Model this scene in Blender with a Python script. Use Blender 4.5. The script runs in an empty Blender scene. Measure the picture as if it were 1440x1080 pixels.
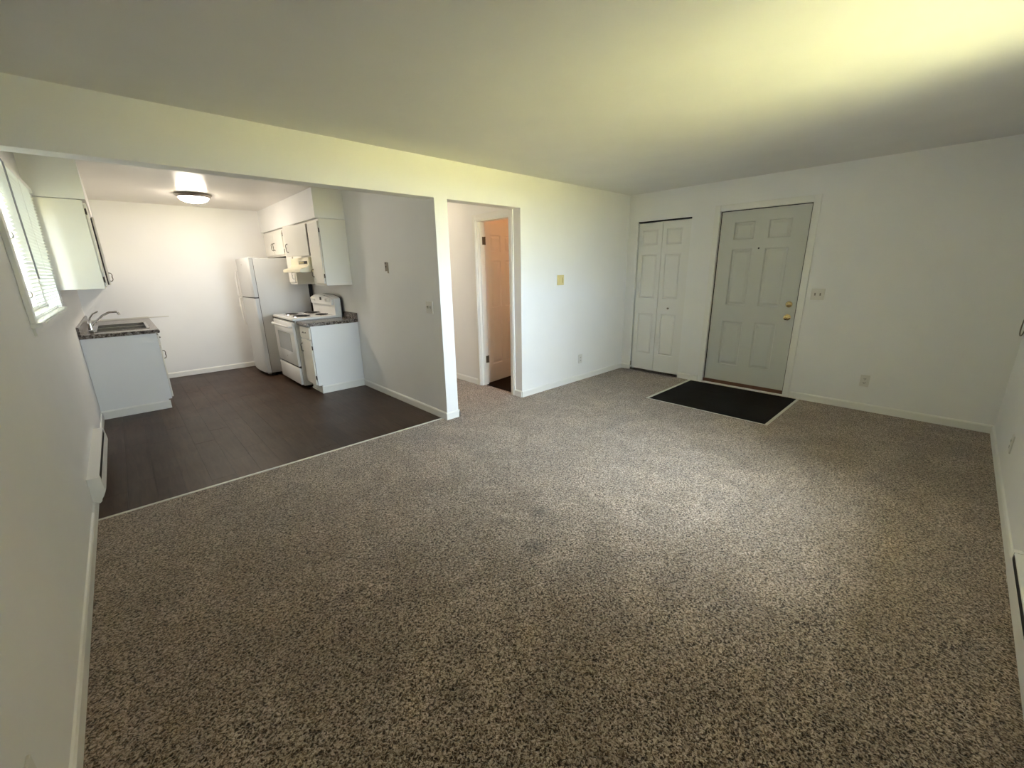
import bpy, bmesh, math, random
from mathutils import Vector, Matrix
random.seed(3)
S = bpy.context.scene
COL = S.collection

# ------------------------------------------------------------------ camera
CX, CY, CZ = 0.3716, -3.3013, 1.4442
YAW, PITCH, ROLL, FPX = math.radians(-42.899), math.radians(-15.514), math.radians(-0.985), 578.48
fw = Vector((-math.sin(YAW) * math.cos(PITCH), math.cos(YAW) * math.cos(PITCH), math.sin(PITCH)))
rt = Vector((math.cos(YAW), math.sin(YAW), 0)); up = rt.cross(fw)
r2 = rt * math.cos(ROLL) + up * math.sin(ROLL); u2 = -rt * math.sin(ROLL) + up * math.cos(ROLL)
cd = bpy.data.cameras.new('camera'); cam = bpy.data.objects.new('camera', cd); COL.objects.link(cam)
m = Matrix((r2, u2, -fw)).transposed().to_4x4(); m.translation = Vector((CX, CY, CZ)); cam.matrix_world = m
cd.sensor_width = 36; cd.lens = FPX / 1440 * 36; cd.clip_start = 0.02
S.camera = cam

# ------------------------------------------------------------------ sky, sun, exposure
W = bpy.data.worlds.new('sky'); S.world = W; W.use_nodes = True
nt = W.node_tree; nt.nodes.clear()
out = nt.nodes.new('ShaderNodeOutputWorld'); bg = nt.nodes.new('ShaderNodeBackground')
bg.inputs['Color'].default_value = (0.78, 0.88, 1.0, 1); bg.inputs['Strength'].default_value = 26.0
nt.links.new(bg.outputs[0], out.inputs[0])
sl = bpy.data.lights.new('sun', 'SUN'); sl.energy = 320; sl.angle = 0.01; sl.color = (1.0, 0.95, 0.82)
so = bpy.data.objects.new('sun', sl); COL.objects.link(so)
so.rotation_euler = (math.radians(-57), math.radians(-14), 0); so.location = (3, 3, 12)   # shines down towards -Y, away from the glass
S.view_settings.view_transform = 'Standard'; S.view_settings.look = 'None'
S.view_settings.gamma = 1; S.view_settings.use_curve_mapping = False
S.view_settings.exposure = 1.20
S.cycles.max_bounces = 14; S.cycles.diffuse_bounces = 10; S.cycles.glossy_bounces = 4
S.cycles.transparent_max_bounces = 12; S.cycles.sample_clamp_indirect = 8
S.cycles.use_denoising = True; S.cycles.caustics_reflective = False; S.cycles.caustics_refractive = False

# ------------------------------------------------------------------ room numbers (metres)
H = 2.3845; WX = 5.6875; DY = -3.711; K = 4.394
XO, XH0, XH1 = 2.547, 2.683, 3.6
HB, TH = 2.064, 0.138

def area_portal(loc, rot, sx, sy):
    l = bpy.data.lights.new('window_portal', 'AREA'); l.shape = 'RECTANGLE'; l.size = sx; l.size_y = sy; l.cycles.is_portal = True
    o = bpy.data.objects.new('window_portal', l); COL.objects.link(o); o.location = loc; o.rotation_euler = rot
RWX0, RWX1, RWZ0, RWZ1 = 2.20, 3.60, 0.95, 2.06
LWY0, LWY1, LWZ0, LWZ1 = 0.12, 1.68, 1.23, 2.03
area_portal(((RWX0 + RWX1) / 2, DY - 0.14, (RWZ0 + RWZ1) / 2), (math.radians(90), 0, 0), RWX1 - RWX0, RWZ1 - RWZ0)
area_portal((-0.14, (LWY0 + LWY1) / 2, (LWZ0 + LWZ1) / 2), (0, math.radians(-90), 0), LWZ1 - LWZ0, LWY1 - LWY0)

# ------------------------------------------------------------------ materials
def new_mat(name):
    m = bpy.data.materials.new(name); m.use_nodes = True
    return m, m.node_tree.nodes, m.node_tree.links, m.node_tree.nodes['Principled BSDF']
def ramp(N, stops):
    r = N.new('ShaderNodeValToRGB'); e = r.color_ramp.elements
    while len(e) < len(stops): e.new(0.5)
    for i, (p, c) in enumerate(stops):
        e[i].position = p; e[i].color = (*c, 1)
    return r
def coords(N, L, scale=(1, 1, 1)):
    t = N.new('ShaderNodeTexCoord'); mp = N.new('ShaderNodeMapping'); mp.inputs['Scale'].default_value = scale
    L.new(t.outputs['Object'], mp.inputs[0]); return mp
def noise(N, L, src, scale, detail=3, rough=0.5, dist=0.0):
    n = N.new('ShaderNodeTexNoise'); n.inputs['Scale'].default_value = scale; n.inputs['Detail'].default_value = detail
    n.inputs['Roughness'].default_value = rough; n.inputs['Distortion'].default_value = dist
    L.new(src.outputs[0], n.inputs['Vector']); return n
def bump(N, L, b, h, strength, dist=0.002):
    bp = N.new('ShaderNodeBump'); bp.inputs['Strength'].default_value = strength; bp.inputs['Distance'].default_value = dist
    L.new(h, bp.inputs['Height']); L.new(bp.outputs[0], b.inputs['Normal']); return bp
def paint(name, col, rough=0.5, var=0.03, bscale=260, bstr=0.12, metallic=0.0, spec=0.5, mott=3.0):
    m, N, L, b = new_mat(name)
    c = coords(N, L); n = noise(N, L, c, mott, 4)
    lo = tuple(x * (1 - var) for x in col); hi = tuple(min(1, x * (1 + var)) for x in col)
    r = ramp(N, [(0.3, lo), (0.7, hi)]); L.new(n.outputs['Fac'], r.inputs[0]); L.new(r.outputs[0], b.inputs['Base Color'])
    b.inputs['Roughness'].default_value = rough; b.inputs['Metallic'].default_value = metallic
    b.inputs['Specular IOR Level'].default_value = spec
    if bstr > 0:
        n2 = noise(N, L, c, bscale, 2); bump(N, L, b, n2.outputs['Fac'], bstr)
    return m
M = {}
M['wall'] = paint('wall_paint', (0.855, 0.86, 0.86), 0.55, 0.012, 180, 0.10)
M['ceil'] = paint('ceiling_paint', (0.76, 0.76, 0.745), 0.75, 0.02, 140, 0.2)
M['ceilk'] = paint('kitchen_ceiling_gloss_paint', (0.74, 0.71, 0.67), 0.30, 0.02, 9, 0.25)
M['ceilk'].node_tree.nodes['Principled BSDF'].inputs['Specular IOR Level'].default_value = 0.32
M['trim'] = paint('trim_paint', (0.84, 0.84, 0.81), 0.35, 0.01, 90, 0.05)
M['cab'] = paint('cabinet_paint', (0.84, 0.82, 0.76), 0.4, 0.012, 120, 0.06)
M['cabside'] = paint('cabinet_side_white', (0.84, 0.85, 0.86), 0.45, 0.01, 120, 0.04)
M['fdoor'] = paint('front_door_grey', (0.60, 0.61, 0.575), 0.5, 0.015, 120, 0.06)
M['idoor'] = paint('interior_door_white', (0.82, 0.82, 0.80), 0.45, 0.01, 120, 0.06)
M['enamel'] = paint('white_enamel', (0.83, 0.83, 0.82), 0.18, 0.005, 50, 0.0)
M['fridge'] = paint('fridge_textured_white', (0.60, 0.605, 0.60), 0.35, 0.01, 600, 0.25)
M['hood'] = paint('almond_enamel', (0.84, 0.79, 0.60), 0.3, 0.01, 50, 0.0)
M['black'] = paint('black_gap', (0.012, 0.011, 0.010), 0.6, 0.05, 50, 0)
M['bronze'] = paint('dark_bronze', (0.10, 0.085, 0.07), 0.35, 0.1, 200, 0.05, 0.7)
M['hinge'] = paint('aged_hinge_brown', (0.12, 0.095, 0.065), 0.45, 0.15, 200, 0.1, 0.5)
M['brass'] = paint('polished_brass', (0.72, 0.56, 0.28), 0.13, 0.04, 200, 0.02, 1.0)
M['chrome'] = paint('chrome', (0.75, 0.75, 0.75), 0.12, 0.02, 200, 0.0, 1.0)
M['steel'] = paint('brushed_stainless', (0.30, 0.29, 0.27), 0.18, 0.05, 300, 0.05, 1.0)
M['dullmetal'] = paint('dull_grey_metal', (0.30, 0.27, 0.22), 0.5, 0.15, 200, 0.1, 0.6)
M['coil'] = paint('burner_coil_black', (0.02, 0.02, 0.02), 0.5, 0.1, 200, 0.1)
M['glassgrey'] = paint('oven_window_grey', (0.34, 0.35, 0.34), 0.15, 0.03, 400, 0.0)
M['plastic'] = paint('white_plastic', (0.74, 0.73, 0.69), 0.35, 0.01, 100, 0.0)
M['almond'] = paint('almond_plastic', (0.66, 0.58, 0.30), 0.4, 0.03, 100, 0.0)
M['almondd'] = paint('almond_plastic_dark', (0.42, 0.33, 0.12), 0.4, 0.03, 100, 0.0)
M['strip'] = paint('vinyl_transition_strip', (0.62, 0.61, 0.54), 0.4, 0.03, 100, 0.05)
M['woodsill'] = paint('brown_wood_sill', (0.13, 0.055, 0.03), 0.5, 0.2, 60, 0.2)
M['cable'] = paint('grey_cable', (0.16, 0.15, 0.12), 0.5, 0.05, 100, 0)
M['heater'] = paint('heater_enamel', (0.80, 0.80, 0.78), 0.35, 0.01, 60, 0.0)
M['slat'] = paint('blind_slat_white', (0.86, 0.87, 0.82), 0.4, 0.01, 60, 0.0)
M['toggle'] = paint('toggle_shaded_grey', (0.26, 0.25, 0.22), 0.4, 0.02, 60, 0.0)  # grey puts the shading of the toggles into their colour
M['added_vane'] = paint('added_vane_tan', (0.50, 0.48, 0.44), 0.6, 0.02, 60, 0.0)  # vanes of the added blind, toned down to scatter less light
M['wand'] = paint('grey_plastic_wand', (0.30, 0.31, 0.33), 0.3, 0.02, 60, 0)
M['rim'] = paint('nickel_lamp_rim', (0.42, 0.38, 0.34), 0.3, 0.05, 100, 0, 0.9)
M['grass'] = paint('sunlit_lawn', (0.50, 0.415, 0.16), 0.9, 0.25, 40, 0.5)
M['added_roof'] = paint('added_roof_siding', (0.45, 0.43, 0.38), 0.8, 0.05, 60, 0.2)  # for the added overhangs outside
M['added_dark'] = paint('added_dark_siding', (0.13, 0.13, 0.12), 0.8, 0.05, 60, 0.2)  # for the added wall and ground strip outside the kitchen

def mat_glass():
    m = bpy.data.materials.new('window_glass'); m.use_nodes = True; N = m.node_tree.nodes; L = m.node_tree.links; N.clear()
    o = N.new('ShaderNodeOutputMaterial'); t = N.new('ShaderNodeBsdfTransparent'); g = N.new('ShaderNodeBsdfGlossy'); mx = N.new('ShaderNodeMixShader')
    lw = N.new('ShaderNodeLayerWeight'); pw = N.new('ShaderNodeMath'); pw.operation = 'POWER'; pw.inputs[1].default_value = 4.0; fr = N.new('ShaderNodeMath'); fr.operation = 'MULTIPLY_ADD'; fr.inputs[1].default_value = 0.6; fr.inputs[2].default_value = 0.03
    L.new(lw.outputs['Facing'], pw.inputs[0]); L.new(pw.outputs[0], fr.inputs[0]); g.inputs['Roughness'].default_value = 0.02
    t.inputs[0].default_value = (0.95, 0.97, 0.96, 1)
    L.new(fr.outputs[0], mx.inputs[0]); L.new(t.outputs[0], mx.inputs[1]); L.new(g.outputs[0], mx.inputs[2]); L.new(mx.outputs[0], o.inputs[0]); return m
M['glass'] = mat_glass()

def mat_emit(name, col, s):
    m, N, L, b = new_mat(name); b.inputs['Base Color'].default_value = (0.9, 0.9, 0.88, 1)
    b.inputs['Emission Color'].default_value = (*col, 1); b.inputs['Emission Strength'].default_value = s; return m
M['dome'] = mat_emit('lit_lamp_dome', (1.0, 0.87, 0.72), 42)
M['bulb'] = mat_emit('warm_bulb_globe', (1.0, 0.42, 0.15), 34)
M['hallbulb'] = mat_emit('hall_lamp_globe', (1.0, 0.82, 0.60), 52)

def mat_carpet():
    m, N, L, b = new_mat('carpet_pile')
    c = coords(N, L)
    w = noise(N, L, c, 60, 2)
    add = N.new('ShaderNodeMix'); add.data_type = 'VECTOR'; add.inputs[0].default_value = 0.012
    L.new(c.outputs[0], add.inputs[4]); L.new(w.outputs['Color'], add.inputs[5])
    class V: outputs = [add.outputs[1]]
    n = noise(N, L, V, 122, 1.2, 0.5, 0.9)
    r = ramp(N, [(0.36, (0.030, 0.018, 0.010)), (0.45, (0.18, 0.124, 0.080)), (0.55, (0.40, 0.312, 0.240)), (0.70, (0.63, 0.52, 0.435))])
    L.new(n.outputs['Fac'], r.inputs[0])
    big = noise(N, L, c, 2.6, 3, 0.55, 1.2); rb = ramp(N, [(0.36, (0.86, 0.85, 0.83)), (0.50, (0.96, 0.96, 0.96)), (0.62, (1.12, 1.12, 1.12))])
    L.new(big.outputs['Fac'], rb.inputs[0])
    mx = N.new('ShaderNodeMix'); mx.data_type = 'RGBA'; mx.blend_type = 'MULTIPLY'; mx.inputs[0].default_value = 1
    L.new(r.outputs[0], mx.inputs[6]); L.new(rb.outputs[0], mx.inputs[7]); last = mx.outputs[2]
    # old spots worn into the pile, each at its own place
    geo = N.new('ShaderNodeNewGeometry'); wob = noise(N, L, c, 22, 2)
    for (sx, sy, rad, k) in ((2.00, -1.76, 0.075, 0.50), (1.74, -1.98, 0.085, 0.55), (1.78, -1.68, 0.06, 0.62), (0.87, -1.61, 0.055, 0.62), (0.98, -2.34, 0.07, 0.62)):
        d = N.new('ShaderNodeVectorMath'); d.operation = 'DISTANCE'; d.inputs[1].default_value = (sx, sy, 0.006); L.new(geo.outputs['Position'], d.inputs[0])
        a = N.new('ShaderNodeMath'); a.operation = 'MULTIPLY_ADD'; a.inputs[1].default_value = 0.09; L.new(wob.outputs['Fac'], a.inputs[0]); L.new(d.outputs['Value'], a.inputs[2])
        mr = N.new('ShaderNodeMapRange'); mr.inputs[1].default_value = 0.045 + rad * 0.2; mr.inputs[2].default_value = 0.045 + rad; mr.inputs[3].default_value = k; mr.inputs[4].default_value = 1.0
        L.new(a.outputs[0], mr.inputs[0])
        q = N.new('ShaderNodeVectorMath'); q.operation = 'SCALE'; L.new(last, q.inputs[0]); L.new(mr.outputs[0], q.inputs['Scale']); last = q.outputs[0]
    L.new(last, b.inputs['Base Color'])
    b.inputs['Roughness'].default_value = 0.95; b.inputs['Specular IOR Level'].default_value = 0.15
    b.inputs['Sheen Weight'].default_value = 0.35; b.inputs['Sheen Roughness'].default_value = 0.5
    bump(N, L, b, n.outputs['Fac'], 0.9, 0.012)
    return m
M['carpet'] = mat_carpet()

def mat_plank(name, lo, hi, rough):
    m, N, L, b = new_mat(name)
    oi = N.new('ShaderNodeObjectInfo')
    c = coords(N, L, (14, 1.6, 1)); sh = N.new('ShaderNodeVectorMath'); sh.operation = 'ADD'
    L.new(c.outputs[0], sh.inputs[0])
    vv = N.new('ShaderNodeCombineXYZ'); ml = N.new('ShaderNodeMath'); ml.operation = 'MULTIPLY'; ml.inputs[1].default_value = 37
    L.new(oi.outputs['Random'], ml.inputs[0]); L.new(ml.outputs[0], vv.inputs[0]); L.new(ml.outputs[0], vv.inputs[1]); L.new(vv.outputs[0], sh.inputs[1])
    n = noise(N, L, sh, 2.2, 6, 0.6, 0.8)
    r = ramp(N, [(0.25, lo), (0.75, hi)]); L.new(n.outputs['Fac'], r.inputs[0])
    mr = N.new('ShaderNodeMapRange'); mr.inputs[3].default_value = 0.85; mr.inputs[4].default_value = 1.15; L.new(oi.outputs['Random'], mr.inputs[0])
    q = N.new('ShaderNodeVectorMath'); q.operation = 'SCALE'; L.new(r.outputs[0], q.inputs[0]); L.new(mr.outputs[0], q.inputs['Scale']); L.new(q.outputs[0], b.inputs['Base Color'])
    c2 = coords(N, L); n2 = noise(N, L, c2, 2.5, 4); rr = N.new('ShaderNodeMapRange'); rr.inputs[3].default_value = rough - 0.08; rr.inputs[4].default_value = rough + 0.1
    L.new(n2.outputs['Fac'], rr.inputs[0]); L.new(rr.outputs[0], b.inputs['Roughness'])
    bump(N, L, b, n.outputs['Fac'], 0.15, 0.001); b.inputs['Specular IOR Level'].default_value = 0.08 if 'black' in name else 0.22
    return m
M['plank'] = mat_plank('dark_vinyl_plank', (0.027, 0.0145, 0.008), (0.070, 0.040, 0.024), 0.40)
M['plank2'] = mat_plank('near_black_vinyl_plank', (0.004, 0.003, 0.0022), (0.010, 0.007, 0.005), 0.6)

def mat_laminate():
    m, N, L, b = new_mat('granite_look_laminate')
    c = coords(N, L); n = noise(N, L, c, 38, 6, 0.7, 1.2)
    r = ramp(N, [(0.40, (0.03, 0.022, 0.018)), (0.48, (0.13, 0.105, 0.085)), (0.55, (0.22, 0.19, 0.165)), (0.68, (0.50, 0.47, 0.44))])
    L.new(n.outputs['Fac'], r.inputs[0]); L.new(r.outputs[0], b.inputs['Base Color']); b.inputs['Roughness'].default_value = 0.22
    return m
M['granite'] = mat_laminate()

# ------------------------------------------------------------------ building helpers
ORG = {}
def bx(bm, x0, x1, y0, y1, z0, z1, bev=0.0, seg=2):
    x0, x1 = sorted((x0, x1)); y0, y1 = sorted((y0, y1)); z0, z1 = sorted((z0, z1))
    v = [bm.verts.new((x, y, z)) for x in (x0, x1) for y in (y0, y1) for z in (z0, z1)]
    f = [bm.faces.new([v[i] for i in q]) for q in ((0, 1, 3, 2), (4, 6, 7, 5), (0, 4, 5, 1), (2, 3, 7, 6), (0, 2, 6, 4), (1, 5, 7, 3))]
    if bev > 0:
        es = list({e for g in f for e in g.edges})
        bmesh.ops.bevel(bm, geom=es, offset=bev, segments=seg, profile=0.5, affect='EDGES')
def prism(bm, poly, axis, a0, a1):
    """poly in the two other axes (kept in xyz order), swept along axis"""
    def mk(a, p):
        if axis == 'X': return (a, p[0], p[1])
        if axis == 'Y': return (p[0], a, p[1])
        return (p[0], p[1], a)
    A = [bm.verts.new(mk(a0, p)) for p in poly]; B = [bm.verts.new(mk(a1, p)) for p in poly]
    n = len(poly)
    for i in range(n): bm.faces.new((A[i], A[(i + 1) % n], B[(i + 1) % n], B[i]))
    bm.faces.new(A[::-1]); bm.faces.new(B)
def frame_from(d):
    d = d.normalized(); a = Vector((0, 0, 1)) if abs(d.z) < 0.9 else Vector((1, 0, 0)); u = d.cross(a).normalized(); return u, d.cross(u).normalized()
def tube(bm, pts, r, seg=8, cap=True):
    pts = [Vector(p) for p in pts]; rings = []; u = None
    for i, p in enumerate(pts):
        d = (pts[min(i + 1, len(pts) - 1)] - pts[max(i - 1, 0)])
        if u is None: u, v = frame_from(d)
        else:
            d.normalize(); u = (u - d * u.dot(d)).normalized(); v = d.cross(u)
        rr = r[i] if isinstance(r, (list, tuple)) else r
        rings.append([bm.verts.new(p + (u * math.cos(2 * math.pi * k / seg) + v * math.sin(2 * math.pi * k / seg)) * rr) for k in range(seg)])
    for a, b in zip(rings, rings[1:]):
        for k in range(seg): bm.faces.new((a[k], a[(k + 1) % seg], b[(k + 1) % seg], b[k]))
    if cap: bm.faces.new(rings[0][::-1]); bm.faces.new(rings[-1])
def lathe(bm, c, d, prof, seg=24):
    """prof: list of (distance along d, radius)"""
    c = Vector(c); d = Vector(d).normalized(); u, v = frame_from(d); rings = []
    for a, r in prof:
        if r < 1e-5: rings.append([bm.verts.new(c + d * a)])
        else: rings.append([bm.verts.new(c + d * a + (u * math.cos(2 * math.pi * k / seg) + v * math.sin(2 * math.pi * k / seg)) * r) for k in range(seg)])
    for a, b in zip(rings, rings[1:]):
        for k in range(seg):
            k2 = (k + 1) % seg
            if len(a) == 1 and len(b) == 1: continue
            if len(a) == 1: bm.faces.new((a[0], b[k2], b[k]))
            elif len(b) == 1: bm.faces.new((a[k], a[k2], b[0]))
            else: bm.faces.new((a[k], a[k2], b[k2], b[k]))
def obj(name, bm, mat, parent=None, origin=None, smooth=False):
    bmesh.ops.recalc_face_normals(bm, faces=bm.faces)
    if parent is not None: o0 = ORG[parent.name]
    elif origin is not None: o0 = Vector(origin)
    else:
        xs = [v.co for v in bm.verts]; o0 = Vector(((min(v.x for v in xs) + max(v.x for v in xs)) / 2, (min(v.y for v in xs) + max(v.y for v in xs)) / 2, min(v.z for v in xs)))
    bmesh.ops.translate(bm, verts=bm.verts, vec=-o0)
    me = bpy.data.meshes.new(name); bm.to_mesh(me); bm.free(); me.materials.append(M[mat] if isinstance(mat, str) else mat)
    if smooth:
        for p in me.polygons: p.use_smooth = True
        try: me.set_sharp_from_angle(angle=math.radians(40))
        except Exception: pass
    o = bpy.data.objects.new(name, me); COL.objects.link(o)
    if parent is not None: o.parent = parent
    else: o.location = o0
    ORG[o.name] = o0; return o
def B(*boxes, bev=0.0):
    bm = bmesh.new()
    for b in boxes: bx(bm, *b, bev=bev)
    return bm
def thing(name, loc, label, cat, group=None, kind=None):
    o = bpy.data.objects.new(name, None); COL.objects.link(o); o.location = loc; o.empty_display_size = 0.1
    ORG[o.name] = Vector(loc); tag(o, label, cat, group, kind); return o
def tag(o, label, cat=None, group=None, kind=None):
    o['label'] = label
    if cat: o['category'] = cat
    if group: o['group'] = group
    if kind: o['kind'] = kind
    return o
def struct(name, bm, mat, label, cat=None):
    o = obj(name, bm, mat); tag(o, label, cat or name.split('_')[0], kind='structure'); return o

# ------------------------------------------------------------------ walls, ceilings, floors
T = 0.14
struct('wall_left', B((-T, 0, DY - T, LWY0, -0.1, H), (-T, 0, LWY1, K + T, -0.1, H), (-T, 0, LWY0, LWY1, -0.1, LWZ0), (-T, 0, LWY0, LWY1, LWZ1, H)), 'wall',
       'long white left wall with the blind-covered kitchen window', 'wall')
struct('wall_right', B((0, RWX0, DY - T, DY, -0.1, H), (RWX1, WX, DY - T, DY, -0.1, H), (RWX0, RWX1, DY - T, DY, -0.1, RWZ0), (RWX0, RWX1, DY - T, DY, RWZ1, H)), 'wall',
       'white wall along the right edge of the picture', 'wall')
CL0, CL1, CLZ = -0.877, -0.146, 2.035       # closet opening
FD0, FD1, FDZ = -2.118, -1.211, 2.060       # front door opening
struct('wall_entry', B((WX, WX + T, CL1, TH, -0.1, H), (WX, WX + T, FD1, CL0, -0.1, H), (WX, WX + T, DY - T, FD0, -0.1, H),
                       (WX, WX + T, CL0, CL1, CLZ, H), (WX, WX + T, FD0, FD1, FDZ, H)), 'wall', 'white wall with the grey front door and the closet', 'wall')
struct('wall_middle', B((0, XO, 0, TH, HB, H), (XO, XH0, 0, TH, -0.1, H), (XH0, XH1, 0, TH, HB, H), (XH1, WX, 0, TH, -0.1, H)), 'wall',
       'white wall with header and slim post framing kitchen and hall openings', 'wall')
struct('wall_kitchen_right', B((XO, XH0, TH, K + T, -0.1, H)), 'wall', 'white kitchen side wall behind the stove and cabinets', 'wall')
struct('wall_kitchen_back', B((0, XO, K, K + T, -0.1, H)), 'wall', 'cream lit kitchen back wall between sink and fridge', 'wall')
BD0, BD1, BDZ = 0.175, 0.745, 2.005         # bathroom door opening in the hall wall
struct('wall_hall', B((XH1, XH1 + 0.1, TH, BD0, -0.1, H), (XH1, XH1 + 0.1, BD1, K + T, -0.1, H), (XH1, XH1 + 0.1, BD0, BD1, BDZ, H)), 'wall',
       'shaded hall wall holding the half-open six panel door', 'wall')
struct('wall_hall_back', B((XH0, XH1, K, K + T, -0.1, H)), 'wall', 'white end wall of the small hall', 'wall')
struct('wall_bathroom', B((XH1 + 0.1, 5.9, 2.3, 2.4, -0.1, H), (5.83, 5.93, TH, 2.3, -0.1, H), (XH1 + 0.1, 5.83, TH - 0.001, TH + 0.01, 0, H)), 'wall', 'warm lit wall of the room behind the open hall door', 'wall')
struct('wall_closet', B((6.4, 6.5, -1.1, TH, -0.1, H + 0.1), (WX + T, 6.4, -1.1, -1.0, -0.1, H + 0.1), (WX, 6.4, 0.0, TH, -0.1, H + 0.1)), 'wall', 'inner wall of the dark entry closet', 'wall')
struct('ceiling', B((-T, 6.6, DY - T, TH - 0.0, H, H + 0.15)), 'ceil', 'flat white living room ceiling', 'ceiling')
struct('ceiling_kitchen', B((-T, XO, TH, K + T, H, H + 0.15)), 'ceilk', 'glossy cream kitchen ceiling around the lamp', 'ceiling')
struct('ceiling_hall', B((XO, 5.95, TH, K + T, H, H + 0.15)), 'ceil', 'ceiling of hall and the room behind it', 'ceiling')

YS = 0.075                                   # carpet edge at kitchen threshold
PX0, PX1, PY0, PY1 = 4.575, 5.675, -2.262, -1.068   # entry pad in the carpet
fl = bmesh.new()
for b in ((-T, PX0, DY - T, YS), (PX0, WX + 0.05, DY - T, PY0), (PX0, WX + 0.05, PY1, YS), (PX1, WX + 0.05, PY0, PY1), (XO - 0.012, XH1 + 0.05, YS, K), (WX, 6.4, -1.0, YS)):
    bx(fl, b[0], b[1], b[2], b[3], -0.1, 0.0)
struct('floor', fl, 'carpet', 'speckled brown cut-pile carpet covering the living room', 'carpet')
def planked(name, x0, x1, y0, y1, ztop, pw, pl, mat, label, along='Y'):
    f = struct(name, B((x0, x1, y0, y1, -0.1, ztop - 0.006)), 'black', label, 'floor')
    rng = random.Random(5); g = 0.0012; k = 0
    a0, a1, b0, b1 = (x0, x1, y0, y1) if along == 'Y' else (y0, y1, x0, x1)
    a = a0
    while a < a1 - 0.01:
        b = b0 - rng.random() * pl
        while b < b1 - 0.01:
            s, e = max(b, b0), min(b + pl, b1); w = min(a + pw, a1)
            if e - s > 0.02:
                bm = bmesh.new(); q = (a + g / 2, w - g / 2, s + g / 2, e - g / 2)
                if along != 'Y': q = (q[2], q[3], q[0], q[1])
                bx(bm, *q, ztop - 0.006, ztop + rng.uniform(-0.0003, 0.0003)); obj('plank', bm, mat, f)
            b += pl
        a += pw
    return f
planked('floor_kitchen', 0, XO, YS, K, -0.004, 0.152, 0.914, 'plank', 'dark wood-look vinyl plank floor of the kitchen')
planked('floor_entry', PX0, PX1, PY0, PY1, -0.002, 0.152, 0.914, 'plank2', 'near-black vinyl pad in front of the grey front door')
planked('floor_bathroom', XH1 + 0.05, 5.83, TH, 2.3, -0.003, 0.152, 0.914, 'plank2', 'dark floor behind the open hall door')

# baseboards
BH, BT = 0.075, 0.012
def base_prof(sign, face):   # profile in (across, z)
    return [(face, 0), (face + sign * BT, 0), (face + sign * BT, BH - 0.014), (face + sign * 0.007, BH - 0.004), (face, BH)]
def baseboard(name, runs, label):
    bm = bmesh.new()
    for axis, face, sign, a0, a1 in runs: prism(bm, base_prof(sign, face), axis, a0, a1)
    return struct(name, bm, 'trim', label, 'baseboard')
# axis 'Y' run: profile (x,z); axis 'X' run: profile (y,z)
baseboard('baseboard_left', [('Y', 0, 1, DY, 0.045), ('Y', 0, 1, 0.05, 2.60)], 'white baseboard along the long left wall')
baseboard('baseboard_right', [('X', DY, 1, 0, WX)], 'white baseboard along the right wall')
baseboard('baseboard_entry', [('Y', WX, -1, CL1, 0), ('Y', WX, -1, FD1 + 0.065, CL0), ('Y', WX, -1, DY, FD0 - 0.065)], 'white baseboard along the front door wall')
baseboard('baseboard_middle', [('X', 0, -1, XH1 - 0.004, WX)], 'white baseboard from hall opening to closet corner')
baseboard('baseboard_post', [('X', 0, -1, XO - BT, XH0 + BT), ('Y', XH0, 1, -BT, TH)], 'white baseboard wrapped around the foot of the post')
baseboard('baseboard_partition', [('Y', XO, -1, 0, 1.93)], 'white baseboard on the kitchen side of the partition')
baseboard('baseboard_kitchen', [('X', K, -1, 0.58, 1.9)], 'white baseboard along the kitchen back wall')
baseboard('baseboard_hall', [('Y', XH1, -1, 0.0, BD0 - 0.065), ('Y', XH1, -1, BD1 + 0.065, K)], 'white baseboard along the hall wall')

# floor transition strips
def strip(name, axis, a0, a1, c, w, label):
    bm = bmesh.new(); prism(bm, [(c - w / 2, 0), (c - w / 3, 0.004), (c + w / 3, 0.004), (c + w / 2, -0.003)], axis, a0, a1)
    o = obj(name, bm, 'strip'); tag(o, label, 'trim', kind='structure'); return o
strip('trim_1', 'X', BT, XO - BT, YS, 0.022, 'thin pale strip between carpet and kitchen floor')
strip('trim_2', 'X', PX0 - 0.01, PX1, PY1 + 0.012, 0.034, 'pale edging strip on the closet side of the dark pad')
strip('trim_3', 'X', PX0 - 0.01, PX1, PY0 - 0.012, 0.030, 'pale edging strip on the outlet side of the dark pad')
strip('trim_4', 'Y', PY0, PY1, PX0 - 0.004, 0.010, 'thin front edging of the dark entry pad')

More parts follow.
